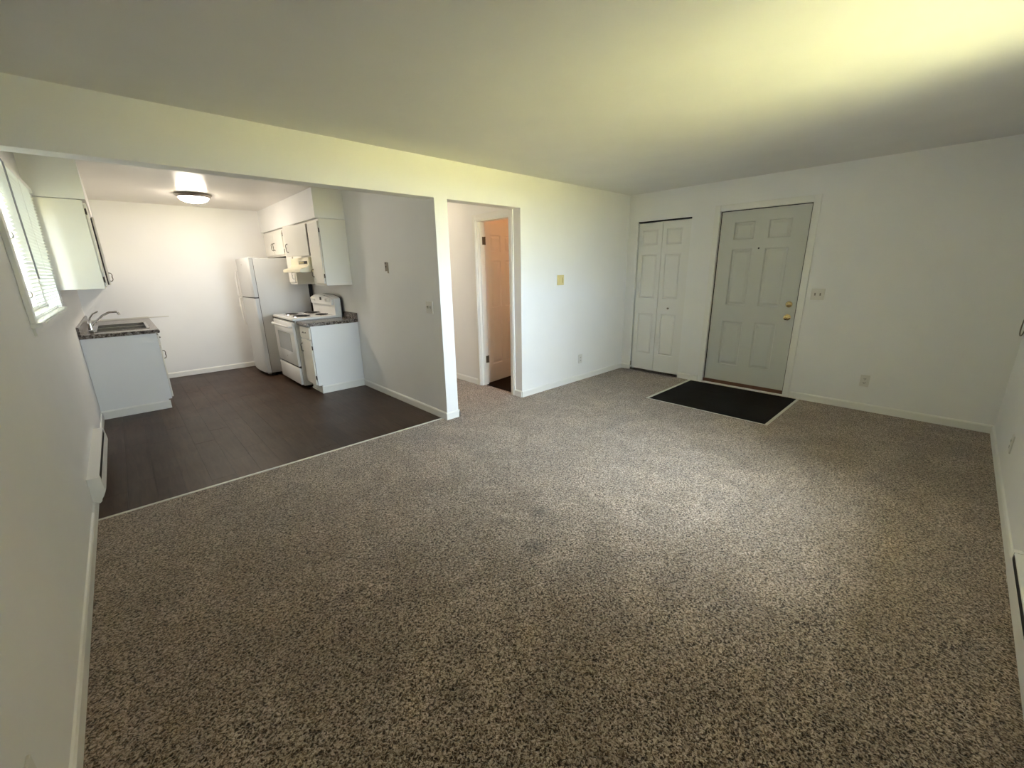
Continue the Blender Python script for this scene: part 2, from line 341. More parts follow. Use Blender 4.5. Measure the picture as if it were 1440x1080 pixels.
# ------------------------------------------------------------------ panel doors
def panel_slab(bm, mp, u0, u1, v0, v1, t, panels, ring=0.03, depth=0.007):
    """slab front at d=0 (towards the viewer), back at d=-t; panels are recessed rings around a raised field"""
    us = sorted({u0, u1, *[p[0] for p in panels], *[p[1] for p in panels]}); vs = sorted({v0, v1, *[p[2] for p in panels], *[p[3] for p in panels]})
    def quad(a, b, c, d): bm.faces.new([bm.verts.new(mp(*q)) for q in (a, b, c, d)])
    def rect(a, b, c, d, z): return [(a, c, z), (b, c, z), (b, d, z), (a, d, z)]
    for side in (0, -1):
        z0 = 0 if side == 0 else -t; sg = -1 if side == 0 else 1
        for i in range(len(us) - 1):
            for j in range(len(vs) - 1):
                a, b, c, d = us[i], us[i + 1], vs[j], vs[j + 1]; mu, mv = (a + b) / 2, (c + d) / 2
                pin = [p for p in panels if p[0] <= mu <= p[1] and p[2] <= mv <= p[3]]
                if not pin: quad(*rect(a, b, c, d, z0))
        for (a, b, c, d) in panels:
            rs = [rect(a, b, c, d, z0), rect(a + 0.008, b - 0.008, c + 0.008, d - 0.008, z0 + sg * depth), rect(a + ring * 0.6, b - ring * 0.6, c + ring * 0.6, d - ring * 0.6, z0 + sg * depth),
                  rect(a + ring * 1.3, b - ring * 1.3, c + ring * 1.3, d - ring * 1.3, z0 + sg * depth * 0.15)]
            for r0, r1 in zip(rs, rs[1:]):
                for k in range(4): quad(r0[k], r0[(k + 1) % 4], r1[(k + 1) % 4], r1[k])
            quad(*rs[-1])
    for (a, b, c, d) in ((u0, u1, v0, v0), (u0, u1, v1, v1), (u0, u0, v0, v1), (u1, u1, v0, v1)):
        quad((a, c, 0), (b, d, 0), (b, d, -t), (a, c, -t))
    bmesh.ops.remove_doubles(bm, verts=bm.verts, dist=1e-5)

# front door: opening FD0..FD1, facing -X
d1 = thing('door_1', (WX, (FD0 + FD1) / 2, 0), 'grey six panel front door with brass knob and deadbolt', 'door', kind='structure')
bm = bmesh.new(); panel_slab(bm, lambda u, v, d: (WX + 0.018 - d, u, v), FD0 + 0.014, FD1 - 0.016, 0.060, FDZ - 0.013, 0.045,
    [(-1.592, -1.378, 1.735, 1.925), (-1.592, -1.378, 0.995, 1.630), (-1.592, -1.368, 0.270, 0.802), (-1.950, -1.733, 1.735, 1.925), (-1.950, -1.725, 0.995, 1.630), (-1.943, -1.722, 0.270, 0.806)], 0.03, 0.010)
obj('door_slab', bm, 'fdoor', d1)
cw = 0.062
obj('door_casing', B((WX - 0.012, WX, FD1, FD1 + cw, 0, FDZ + cw), (WX - 0.012, WX, FD0 - cw, FD0, 0, FDZ + cw), (WX - 0.012, WX, FD0, FD1, FDZ, FDZ + cw), bev=0.003), 'trim', d1)
obj('door_jamb', B((WX - 0.004, WX + T, FD1 - 0.004, FD1 + 0.002, 0, FDZ), (WX - 0.004, WX + T, FD0 - 0.002, FD0 + 0.004, 0, FDZ), (WX - 0.004, WX + T, FD0, FD1, FDZ - 0.004, FDZ + 0.002)), 'trim', d1)
obj('weatherstrip', B((WX + 0.022, WX + 0.09, FD1 - 0.03, FD1 - 0.004, 0.03, FDZ - 0.004), (WX + 0.022, WX + 0.09, FD0 + 0.004, FD0 + 0.02, 0.03, FDZ - 0.004), (WX + 0.022, WX + 0.09, FD0, FD1, FDZ - 0.02, FDZ - 0.004)), 'black', d1)
obj('wood_sill', B((WX + 0.003, WX + T, FD0 + 0.004, FD1 - 0.004, -0.1, 0.0595), (WX + 0.07, WX + T, FD0 + 0.004, FD1 - 0.004, 0.0595, 0.12)), 'woodsill', d1)
obj('sill_strip', B((WX - 0.012, WX + 0.008, FD0, FD1, 0.0, 0.020), bev=0.004), 'trim', d1)
def rosette(parent, name, y, z, kn):
    bm = bmesh.new()
    if kn: lathe(bm, (WX + 0.018, y, z), (-1, 0, 0), [(0, 0), (0, 0.033), (0.005, 0.033), (0.010, 0.024), (0.012, 0.012), (0.030, 0.011), (0.036, 0.020), (0.048, 0.027), (0.060, 0.025), (0.066, 0.014), (0.066, 0.008), (0.062, 0.006), (0.062, 0)])
    else: lathe(bm, (WX + 0.018, y, z), (-1, 0, 0), [(0, 0), (0, 0.033), (0.006, 0.033), (0.014, 0.026), (0.016, 0.020), (0.016, 0)])
    return obj(name, bm, 'brass', parent, smooth=True)
db = rosette(d1, 'deadbolt', -2.037, 1.029, False)
obj('thumb_turn', B((WX - 0.010, WX + 0.003, -2.051, -2.023, 1.022, 1.036), bev=0.003), 'brass', db)
rosette(d1, 'door_knob', -2.040, 0.889, True)
bm = bmesh.new(); lathe(bm, (WX + 0.018, -1.659, 1.632), (-1, 0, 0), [(0, 0), (0, 0.009), (0.003, 0.009), (0.004, 0)], 12); obj('peephole', bm, 'black', d1)

# bifold closet
d2 = thing('door_2', (WX, (CL0 + CL1) / 2, 0), 'white bifold closet door beside the grey front door', 'door', kind='structure')
xf = 0.020
for (a, b, pu) in ((-0.493, CL1 - 0.014, (-0.442, -0.210)), (CL0 + 0.009, -0.500, (-0.768, -0.552))):
    bm = bmesh.new(); panel_slab(bm, lambda u, v, d: (WX + xf - d, u, v), a, b, 0.030, CLZ - 0.022, 0.03, [(*pu, 1.725, 1.925), (*pu, 1.035, 1.610), (*pu, 0.265, 0.830)], 0.022, 0.010)
    obj('door_leaf', bm, 'idoor', d2)
bm = bmesh.new(); lathe(bm, (WX + xf, -0.66, 0.912), (-1, 0, 0), [(0, 0), (0, 0.007), (0.012, 0.006), (0.018, 0.013), (0.026, 0.013), (0.029, 0)], 14); obj('pull_knob', bm, 'dullmetal', d2, smooth=True)
obj('door_track', B((WX + 0.012, WX + 0.05, CL0, CL1, CLZ - 0.012, CLZ + 0.002)), 'black', d2)
obj('pivot_bracket', B((WX + 0.006, WX + 0.03, CL1 - 0.012, CL1 - 0.002, 0.0, 0.03), (WX + 0.004, WX + 0.012, CL1 - 0.008, CL1 - 0.001, 0.06, 0.12)), 'dullmetal', d2)

# bathroom door in the hall
d3 = thing('door_3', (XH1, 0.45, 0), 'half-open six panel door glowing orange from the room behind', 'door', kind='structure')
cb = 0.065
bm = bmesh.new()
for (a, b, z0, z1) in ((BD1, BD1 + cb, 0, BDZ + cb), (BD0 - cb, BD0, 0, BDZ + cb), (BD0, BD1, BDZ, BDZ + cb)):
    bx(bm, XH1 - 0.012, XH1, a, b, z0, z1, 0.003)
    if b - a < 0.1: bx(bm, XH1 - 0.016, XH1 - 0.010, a + 0.015, b - 0.02, z0, z1 - 0.02, 0.002)
obj('door_casing', bm, 'trim', d3)
obj('door_jamb', B((XH1 - 0.002, XH1 + 0.11, BD1 - 0.012, BD1 + 0.002, 0, BDZ), (XH1 - 0.002, XH1 + 0.11, BD0 - 0.002, BD0 + 0.012, 0, BDZ), (XH1 - 0.002, XH1 + 0.11, BD0, BD1, BDZ - 0.012, BDZ + 0.002),
                   (XH1 + 0.035, XH1 + 0.065, BD1 - 0.022, BD1 - 0.012, 0, BDZ)), 'trim', d3)
hx, hy = XH1 + 0.118, BD1 - 0.002
ang = math.radians(9.0); dv = Vector((math.cos(ang), math.sin(ang), 0)); nv = Vector((math.sin(ang), -math.cos(ang), 0))
def mpd(u, v, d): p = Vector((hx, hy, 0)) + dv * u + nv * d; return (p.x, p.y, v)
dw = 0.70; pcs = [(0.10, 0.30), (0.385, 0.585)]
bm = bmesh.new(); panel_slab(bm, mpd, 0.004, dw, 0.012, BDZ - 0.012, 0.035, [(*p, z0, z1) for p in pcs for z0, z1 in ((1.66, 1.86), (0.98, 1.56), (0.25, 0.83))], 0.03, 0.008)
slab3 = obj('door_slab', bm, 'idoor', d3)
for z in (0.335, 1.785):
    bm = bmesh.new(); bx(bm, XH1 + 0.070, XH1 + 0.112, BD1 - 0.016, BD1 - 0.011, z - 0.045, z + 0.045); tube(bm, [(XH1 + 0.116, BD1 - 0.012, z - 0.047), (XH1 + 0.116, BD1 - 0.012, z + 0.047)], 0.008, 10)
    bx(bm, XH1 + 0.117, XH1 + 0.122, BD1 - 0.012, BD1 + 0.028, z - 0.045, z + 0.045); obj('hinge', bm, 'hinge', d3)
bm = bmesh.new(); c0 = mpd(dw - 0.07, 0.94, 0); lathe(bm, c0, nv, [(0, 0), (0, 0.03), (0.006, 0.03), (0.012, 0.011), (0.03, 0.011), (0.04, 0.024), (0.055, 0.026), (0.064, 0.012), (0.066, 0)], 16); obj('door_knob', bm, 'brass', d3, smooth=True)

# ------------------------------------------------------------------ windows
w1 = thing('window_1', (0, (LWY0 + LWY1) / 2, LWZ0), 'kitchen window in the left wall behind the mini blind', 'window', kind='structure')
cs = 0.07; cp = 0.022
obj('window_casing', B((0, cp, LWY0 - cs, LWY0, LWZ0 - 0.03, LWZ1 + cs), (0, cp, LWY1, LWY1 + cs, LWZ0 - 0.03, LWZ1 + cs), (0, cp, LWY0, LWY1, LWZ1, LWZ1 + cs), bev=0.003), 'trim', w1)
obj('window_sill', B((-0.10, cp + 0.022, LWY0 - cs - 0.01, LWY1 + cs + 0.01, LWZ0 - 0.045, LWZ0 - 0.02), (-0.001, 0.012, LWY0 - cs + 0.02, LWY1 + cs - 0.02, LWZ0 - 0.09, LWZ0 - 0.045), bev=0.003), 'trim', w1)
def window_frame(parent, axis, a0, a1, z0, z1, d0, d1, mid=True):
    f = 0.045; bs = [(a0, a0 + f, z0, z1), (a1 - f, a1, z0, z1), (a0 + f, a1 - f, z0, z0 + f), (a0 + f, a1 - f, z1 - f, z1)]
    if mid: bs.append(((a0 + a1) / 2 - 0.025, (a0 + a1) / 2 + 0.025, z0 + f, z1 - f))
    bm = bmesh.new()
    for a, b, c, d in bs:
        if axis == 'Y': bx(bm, d0, d1, a, b, c, d, 0.003)
        else: bx(bm, a, b, d0, d1, c, d, 0.003)
    fr = obj('window_frame', bm, 'plastic', parent)
    mm = (a0 + a1) / 2
    for a, b in ((a0 + f, mm - 0.025), (mm + 0.025, a1 - f)):
        dm = (d0 + d1) / 2; bm = bmesh.new()
        if axis == 'Y': bx(bm, dm - 0.002, dm + 0.002, a, b, z0 + f, z1 - f)
        else: bx(bm, a, b, dm - 0.002, dm + 0.002, z0 + f, z1 - f)
        obj('pane', bm, 'glass', parent)
window_frame(w1, 'Y', LWY0, LWY1, LWZ0 - 0.02, LWZ1, -0.11, -0.06)
w2 = thing('window_2', ((RWX0 + RWX1) / 2, DY, RWZ0), 'wide living room window in the right wall', 'window', kind='structure')
obj('window_casing', B((RWX0 - cs, RWX0, DY, DY + 0.016, RWZ0, RWZ1 + cs), (RWX1, RWX1 + cs, DY, DY + 0.016, RWZ0, RWZ1 + cs), (RWX0, RWX1, DY, DY + 0.016, RWZ1, RWZ1 + cs), bev=0.003), 'trim', w2)
obj('window_sill', B((RWX0 - cs - 0.01, RWX1 + cs + 0.01, DY - 0.08, DY + 0.04, RWZ0 - 0.025, RWZ0), bev=0.003), 'trim', w2)
window_frame(w2, 'X', RWX0, RWX1, RWZ0, RWZ1, DY - 0.11, DY - 0.06)

# unseen open vertical blind, added to steer daylight straight into the room
vb = thing('added_blind', ((RWX0 + RWX1) / 2, DY + 0.07, RWZ0), 'added open vertical blind steering light from the living room window', 'blind')
obj('headrail', B((RWX0 - 0.06, RWX1 + 0.06, DY + 0.045, DY + 0.085, RWZ1 + 0.02, RWZ1 + 0.055), bev=0.003), 'slat', vb)
nv_ = 20; v0 = None
for i in range(nv_):
    x = RWX0 - 0.02 + (RWX1 - RWX0 + 0.04) * i / (nv_ - 1)
    if v0 is None: v0 = obj('slat', B((x - 0.0006, x + 0.0006, DY + 0.020, DY + 0.109, RWZ0 - 0.06, RWZ1 + 0.02)), 'added_vane', vb); x0_ = x
    else: c = v0.copy(); COL.objects.link(c); c.parent = vb; c.location = (x - x0_, 0, 0)
# mini blind
bl = thing('window_blind', (0.035, 0.8, LWZ0), 'white mini blind over the kitchen window on the left wall', 'blind')
BY0, BY1 = 0.20, 1.50
obj('headrail', B((0.024, 0.056, BY0 - 0.01, BY1 + 0.01, 2.045, 2.075), bev=0.002), 'slat', bl)
sz = [1.222 + i * 0.0215 for i in range(38)]
proto = None
for i, z in enumerate(sz):
    if proto is None:
        bm = bmesh.new(); n = 4; rows = []
        for k in range(n + 1):
            s = -0.0125 + 0.025 * k / n; a = math.radians(30)
            h = 0.002 * (1 - (s / 0.0125) ** 2)
            rows.append((0.040 + s * math.cos(a) - h * math.sin(a), z + s * math.sin(a) + h * math.cos(a)))
        V0 = [[bm.verts.new((x, y, zz + dz)) for (x, zz) in rows] for y in (BY0, BY1) for dz in (0, 0.0006)]
        for k in range(n):
            bm.faces.new((V0[0][k], V0[0][k + 1], V0[2][k + 1], V0[2][k])); bm.faces.new((V0[1][k], V0[1][k + 1], V0[3][k + 1], V0[3][k]))
        proto = obj('slat', bm, 'slat', bl)
    else:
        c = proto.copy(); COL.objects.link(c); c.parent = bl; c.location = (0, random.uniform(-0.002, 0.002), z - sz[0])
obj('bottom_rail', B((0.030, 0.052, BY0, BY1, 1.196, 1.208), bev=0.002), 'slat', bl)
for y in (0.36, 0.85, 1.34):
    bm = bmesh.new(); tube(bm, [(0.0545, y, 1.2), (0.0545, y, 2.05)], 0.0008, 5); tube(bm, [(0.0255, y, 1.2), (0.0255, y, 2.05)], 0.0008, 5); obj('ladder_cord', bm, 'plastic', bl)
bm = bmesh.new(); tube(bm, [(0.060, 0.24, 2.045), (0.066, 0.24, 2.03), (0.066, 0.245, 1.44)], 0.0042, 6); obj('tilt_wand', bm, 'wand', bl)
for z in (1.36, 1.66):
    bm = bmesh.new(); tube(bm, [(0.022, 0.09, z + 0.02), (0.034, 0.09, z + 0.015), (0.036, 0.105, z), (0.034, 0.09, z - 0.015), (0.022, 0.09, z - 0.02)], 0.003, 6)
    tag(obj('cord_cleat', bm, 'plastic', smooth=True), 'small white cord cleat on the window casing, %s one' % ('lower' if z < 1.5 else 'upper'), 'hook', 'cord cleats on the kitchen window casing')

# ------------------------------------------------------------------ kitchen soffits
struct('trim_5', B((2.199, XO, 1.957, K, 2.063, H)), 'wall', 'boxed soffit above the right hand kitchen cabinets', 'soffit')
struct('trim_6', B((0, 0.327, 1.791, K, 2.063, H)), 'wall', 'boxed soffit above the left hand kitchen cabinet', 'soffit')

# ------------------------------------------------------------------ cabinets
def pull(parent, p0, p1, out_, r=0.0035):
    p0, p1, o = Vector(p0), Vector(p1), Vector(out_); d = p1 - p0; bm = bmesh.new()
    pts = [p0, p0 + o * 0.7 + d * 0.05, p0 + o + d * 0.25, p0 + o * 0.85 + d * 0.5, p0 + o + d * 0.75, p1 + o * 0.7 - d * 0.05, p1]
    tube(bm, pts, [r * 1.5, r, r, r * 1.25, r, r, r * 1.5], 6)
    for p in (p0, p1): lathe(bm, p, o, [(0, 0), (0, 0.009), (0.002, 0.008), (0.003, 0)], 10)
    return obj('handle', bm, 'bronze', parent, smooth=True)
def hinges(parent, x, y, zs, sx):
    for z in zs:
        bm = bmesh.new(); bx(bm, x, x + sx * 0.006, y - 0.007, y + 0.007, z - 0.022, z + 0.022, 0.002); tube(bm, [(x + sx * 0.008, y, z - 0.025), (x + sx * 0.008, y, z + 0.025)], 0.004, 6); obj('hinge', bm, 'bronze', parent)
XB = XO - 0.002
# right uppers (face looks to -X)
UF = 2.232
def upper_right(name, y0, y1, z0, label, group):
    t = thing(name, ((UF + XB) / 2, (y0 + y1) / 2, z0), label, 'cabinet', group)
    obj('cabinet_body', B((UF, XB, y0 + 0.001, y1 - 0.001, z0, 2.058), bev=0.002), 'cab', t); return t
G1 = 'upper cabinets on the right kitchen wall'
c = upper_right('wall_cabinet', 1.952, 2.343, 1.298, 'white wall cabinet nearest the camera above the granite counter end', G1)
dd = obj('cabinet_door', B((UF - 0.017, UF - 0.001, 1.972, 2.325, 1.322, 2.030), bev=0.004), 'cab', c); pull(dd, (UF - 0.017, 2.30, 1.49), (UF - 0.017, 2.30, 1.40), (-0.022, 0, 0)); hinges(dd, UF - 0.001, 1.966, (1.41, 1.93), -1)
c = upper_right('wall_cabinet', 2.343, 3.068, 1.640, 'white wall cabinet above the almond hood with its door ajar', G1)
obj('interior_shade_sheet', B((UF - 0.0015, UF, 2.375, 2.83, 1.665, 2.025)), 'black', c)  # black sheet on the closed front, stands in for the dark inside
a = math.radians(17); bm = bmesh.new(); bx(bm, -0.017, 0, 0, 0.475, 1.657, 2.032, 0.004)
bmesh.ops.rotate(bm, verts=bm.verts, cent=(0, 0, 0), matrix=Matrix.Rotation(a, 3, 'Z')); bmesh.ops.translate(bm, verts=bm.verts, vec=(UF - 0.004, 2.368, 0))
dd = obj('cabinet_door', bm, 'cab', c)
obj('hinge_gap_shade', B((UF - 0.010, UF - 0.0005, 2.350, 2.366, 1.657, 2.032)), 'black', c)  # black strip painted in for the shade along the hinge side
nx = Vector((-math.cos(a), -math.sin(a), 0)); hp = Vector((UF - 0.004, 2.368, 0)) + Matrix.Rotation(a, 3, 'Z') @ Vector((-0.017, 0.425, 0))
pull(dd, hp + Vector((0, 0, 1.81)), hp + Vector((0, 0, 1.71)), nx * 0.024)
c = upper_right('wall_cabinet', 3.068, 3.385, 1.298, 'narrow white wall cabinet between the hood and the fridge', G1)
dd = obj('cabinet_door', B((UF - 0.017, UF - 0.001, 3.095, 3.36, 1.325, 2.030), bev=0.004), 'cab', c); pull(dd, (UF - 0.017, 3.13, 1.46), (UF - 0.017, 3.13, 1.37), (-0.022, 0, 0))
c = upper_right('wall_cabinet', 3.385, 4.392, 1.690, 'low two-door wall cabinet above the fridge', G1)
for (y0, y1, hy_) in ((3.41, 3.875, 3.835), (3.890, 4.36, 3.925)):
    dd = obj('cabinet_door', B((UF - 0.017, UF - 0.001, y0, y1, 1.712, 2.030), bev=0.004), 'cab', c); pull(dd, (UF - 0.017, hy_, 1.88), (UF - 0.017, hy_, 1.78), (-0.024, 0, 0), 0.004)
    hinges(dd, UF - 0.001, 3.403 if y0 < 3.5 else 4.366, (1.76, 1.98), -1)
# left upper
c = thing('wall_cabinet', (0.15, 3.0, 1.34), 'white wall cabinet beside the blind with a door slightly ajar', 'cabinet', 'upper cabinet on the left kitchen wall')
obj('cabinet_body', B((0.002, 0.302, 1.800, 4.392, 1.342, 2.058), bev=0.002), 'cab', c)
dd = obj('cabinet_door', B((0.303, 0.319, 1.815, 2.34, 1.365, 2.035), bev=0.004), 'cab', c); hinges(dd, 0.303, 1.808, (1.42, 1.97), 1)
a = math.radians(-2.6); bm = bmesh.new(); bx(bm, 0, 0.016, -0.52, 0, 1.365, 1.985, 0.004)
bmesh.ops.rotate(bm, verts=bm.verts, cent=(0, 0, 0), matrix=Matrix.Rotation(-a, 3, 'Z')); bmesh.ops.translate(bm, verts=bm.verts, vec=(0.304, 2.90, 0)); dd = obj('cabinet_door', bm, 'cab', c)
bm = bmesh.new(); bx(bm, -0.003, -0.0002, -0.518, -0.002, 1.367, 1.983); bmesh.ops.rotate(bm, verts=bm.verts, cent=(0, 0, 0), matrix=Matrix.Rotation(-a, 3, 'Z')); bmesh.ops.translate(bm, verts=bm.verts, vec=(0.3055, 2.90, 0)); obj('inner_face_shade', bm, 'black', dd)  # black panel paints the deep shadow on the back of the ajar door
pull(dd, (0.343, 2.42, 1.48), (0.343, 2.42, 1.40), (0.022, 0, 0))
obj('interior_shade_sheet', B((0.302, 0.3035, 2.37, 2.88, 1.38, 1.98)), 'black', c)  # black sheet over the solid body, drawn as shade behind the ajar door
obj('cabinet_door', B((0.303, 0.319, 2.93, 3.64, 1.365, 2.035), bev=0.004), 'cab', c); obj('cabinet_door', B((0.303, 0.319, 3.66, 4.37, 1.365, 2.035), bev=0.004), 'cab', c)

# right base cabinet near
BF = 1.962
def base_right(y0, y1, label):
    t = thing('base_cabinet', ((BF + XB) / 2, (y0 + y1) / 2, 0), label, 'cabinet', 'base cabinets beside the stove')
    obj('cabinet_body', B((BF, XB, y0, y1, 0.095, 0.832), bev=0.002), 'cabside', t)
    obj('toe_kick', B((BF + 0.05, XB, y0 + 0.0, y1, 0.0, 0.095)), 'cabside', t)
    dw_ = obj('drawer', B((BF - 0.018, BF - 0.001, y0 + 0.018, y1 - 0.012, 0.672, 0.815), bev=0.004), 'cab', t)
    ym = (y0 + y1) / 2
    pull(dw_, (BF - 0.018, ym - 0.045, 0.748), (BF - 0.018, ym + 0.045, 0.748), (-0.02, 0, 0))
    dr = obj('cabinet_door', B((BF - 0.018, BF - 0.001, y0 + 0.018, y1 - 0.012, 0.105, 0.655), bev=0.004), 'cab', t)
    pull(dr, (BF - 0.018, y1 - 0.045, 0.60), (BF - 0.018, y1 - 0.045, 0.50), (-0.022, 0, 0)); hinges(dr, BF - 0.001, y0 + 0.012, (0.20, 0.57), -1)
    return t
t = base_right(1.922, 2.300, 'white base cabinet with drawer nearest the camera right of the stove')
bm = bmesh.new(); prism(bm, [(1.922 - d, z - 0.004) for d, z in ((0, 0), (0.013, 0), (0.013, 0.078), (0.006, 0.088), (0, 0.090))], 'X', BF + 0.038, XB); bx(bm, BF + 0.038, BF + 0.05, 1.922, 2.30, -0.004, 0.012); obj('base_trim', bm, 'trim', t)
base_right(3.185, 3.385, 'narrow white base cabinet squeezed between stove and fridge')
def counter_right(y0, y1, label, near):
    bm = bmesh.new(); prism(bm, [(1.925, 0.832), (XB, 0.832), (XB, 0.872), (1.940, 0.872), (1.928, 0.868), (1.922, 0.858), (1.922, 0.840)], 'Y', y0, y1)
    o = obj('countertop', bm, 'granite'); tag(o, label, 'countertop', 'granite look counters beside the stove')
    bm = bmesh.new(); prism(bm, [(XB, 0.872), (XB, 0.948), (XB - 0.012, 0.948), (XB - 0.019, 0.942), (XB - 0.019, 0.872)], 'Y', y0, y1); obj('backsplash', bm, 'granite', o)
counter_right(1.915, 2.305, 'speckled granite look counter right of the stove', True)
counter_right(3.185, 3.385, 'sliver of granite look counter between stove and fridge', False)

# left base cabinet with sink
t = thing('base_cabinet', (0.29, 3.4, 0), 'long white sink base cabinet under the blind side wall', 'cabinet', 'base cabinet on the sink wall')
obj('cabinet_body', B((0.002, 0.592, 2.622, 2.64, 0.10, 0.845), (0.002, 0.592, 4.374, 4.392, 0.10, 0.845), (0.574, 0.592, 2.64, 4.374, 0.10, 0.845), (0.002, 0.574, 2.64, 4.374, 0.10, 0.118), (0.002, 0.014, 2.64, 4.374, 0.118, 0.845)), 'cabside', t)
obj('toe_kick', B((0.002, 0.560, 2.622, 4.392, 0.0, 0.10)), 'cabside', t)
bm = bmesh.new(); prism(bm, [(2.622 - d, z - 0.004) for d, z in ((0, 0), (0.013, 0), (0.013, 0.078), (0.006, 0.088), (0, 0.090))], 'X', 0.002, 0.572); bx(bm, 0.56, 0.572, 2.622, 4.39, -0.004, 0.010); obj('base_trim', bm, 'trim', t)
y = 2.64
for i in range(3):
    y1 = y + 0.56
    dw_ = obj('drawer', B((0.593, 0.610, y, y1 - 0.015, 0.70, 0.825), bev=0.004), 'cab', t)
    if i != 1: pull(dw_, (0.610, y + 0.23, 0.765), (0.610, y + 0.31, 0.765), (0.02, 0, 0))
    dr = obj('cabinet_door', B((0.593, 0.610, y, y1 - 0.015, 0.115, 0.685), bev=0.004), 'cab', t)
    pull(dr, (0.610, y + (0.06 if i == 0 else 0.48), 0.64), (0.610, y + (0.06 if i == 0 else 0.48), 0.55), (0.024, 0, 0), 0.004); y = y1 + 0.01
# counter with sink cut-out
SX0, SX1, SY0, SY1 = 0.115, 0.545, 2.86, 3.66
def slab_with_hole(bm, X0, X1, Y0, Y1, z0, z1):
    for b in ((X0, X1, Y0, SY0), (X0, X1, SY1, Y1), (X0, SX0, SY0, SY1), (SX1, X1, SY0, SY1)): bx(bm, b[0], b[1], b[2], b[3], z0, z1)
bm = bmesh.new(); slab_with_hole(bm, 0.002, 0.612, 2.600, 4.392, 0.845, 0.883)
prism(bm, [(0.612, 0.845), (0.622, 0.849), (0.626, 0.864), (0.622, 0.878), (0.612, 0.883)], 'Y', 2.600, 4.392)
ct = obj('countertop', bm, 'granite'); tag(ct, 'granite look counter holding the stainless sink', 'countertop')
bm = bmesh.new(); prism(bm, [(0.002, 0.883), (0.002, 0.965), (0.014, 0.965), (0.021, 0.957), (0.021, 0.883)], 'Y', 2.600, 4.392); obj('backsplash', bm, 'granite', ct)
obj('seam_strip', B((0.62, 0.84, K - 0.006, K - 0.001, 0.882, 0.892), (0.02, 0.62, K - 0.006, K - 0.001, 0.883, 0.9)), 'strip', ct)
# stainless double sink
sk = thing('sink', ((SX0 + SX1) / 2, (SY0 + SY1) / 2, 0.883), 'stainless double bowl sink set in the granite look counter', 'sink')
bm = bmesh.new(); rz = 0.8835
ym = (SY0 + SY1) / 2
for b in ((SX0 - 0.05, SX1 + 0.012, SY0 - 0.014, SY0 + 0.012), (SX0 - 0.05, SX1 + 0.012, SY1 - 0.012, SY1 + 0.014), (SX0 - 0.05, SX0 + 0.014, SY0 + 0.012, SY1 - 0.012), (SX1 - 0.012, SX1 + 0.012, SY0 + 0.012, SY1 - 0.012), (SX0 + 0.014, SX1 - 0.012, ym - 0.012, ym + 0.012)):
    bx(bm, *b, rz, rz + 0.004, 0.0015, 1)
obj('sink_rim', bm, 'steel', sk)
for (a, b) in ((SY0 + 0.012, ym - 0.012), (ym + 0.012, SY1 - 0.012)):
    bm = bmesh.new(); x0, x1, d = SX0 + 0.014, SX1 - 0.012, 0.03
    R0 = [(x0, a, rz), (x1, a, rz), (x1, b, rz), (x0, b, rz)]; R1 = [(x0 + 0.01, a + 0.01, rz - 0.13), (x1 - 0.01, a + 0.01, rz - 0.13), (x1 - 0.01, b - 0.01, rz - 0.13), (x0 + 0.01, b - 0.01, rz - 0.13)]
    R2 = [(x0 + d, a + d, rz - 0.155), (x1 - d, a + d, rz - 0.155), (x1 - d, b - d, rz - 0.155), (x0 + d, b - d, rz - 0.155)]
    vs_ = [[bm.verts.new(p) for p in r] for r in (R0, R1, R2)]
    for p, q in zip(vs_, vs_[1:]):
        for k in range(4): bm.faces.new((p[k], p[(k + 1) % 4], q[(k + 1) % 4], q[k]))
    bm.faces.new(vs_[2]); bo = obj('bowl', bm, 'steel', sk)
    bm = bmesh.new(); lathe(bm, ((x0 + x1) / 2, (a + b) / 2, rz - 0.1545), (0, 0, 1), [(0, 0.045), (0.004, 0.043), (0.003, 0.03), (-0.001, 0.028), (-0.001, 0)], 20); obj('drain', bm, 'chrome', bo, smooth=True)
fx, fy = 0.088, 3.05
fa = thing('faucet', (fx, fy, 0.8875), 'chrome arched faucet behind the stainless sink', 'faucet')
obj('deck_plate', B((fx - 0.022, fx + 0.022, fy - 0.11, fy + 0.11, 0.8877, 0.899), bev=0.006), 'chrome', fa, smooth=True)
bm = bmesh.new(); lathe(bm, (fx, fy, 0.898), (0, 0, 1), [(0, 0.024), (0.02, 0.022), (0.045, 0.018), (0.075, 0.019), (0.095, 0.012), (0.10, 0)], 18); obj('faucet_body', bm, 'chrome', fa, smooth=True)
bm = bmesh.new(); tube(bm, [(fx, fy, 0.93), (fx + 0.05, fy, 0.975), (fx + 0.11, fy, 1.035), (fx + 0.17, fy, 1.068), (fx + 0.23, fy, 1.070), (fx + 0.245, fy, 1.055), (fx + 0.248, fy, 1.035)], [0.013, 0.012, 0.011, 0.011, 0.011, 0.012, 0.014], 10); obj('spout', bm, 'chrome', fa, smooth=True)
bm = bmesh.new(); tube(bm, [(fx, fy, 0.99), (fx + 0.01, fy, 1.02), (fx + 0.04, fy, 1.06), (fx + 0.085, fy, 1.085)], [0.010, 0.007, 0.006, 0.007], 8); obj('lever', bm, 'chrome', fa, smooth=True)
bm = bmesh.new(); lathe(bm, (0.075, 3.33, 0.8877), (0, 0, 1), [(0, 0.018), (0.01, 0.017), (0.014, 0.012), (0.05, 0.010), (0.085, 0.016), (0.09, 0)], 14)
tag(obj('sink_sprayer', bm, 'chrome', smooth=True), 'small chrome side sprayer standing behind the sink', 'sprayer')

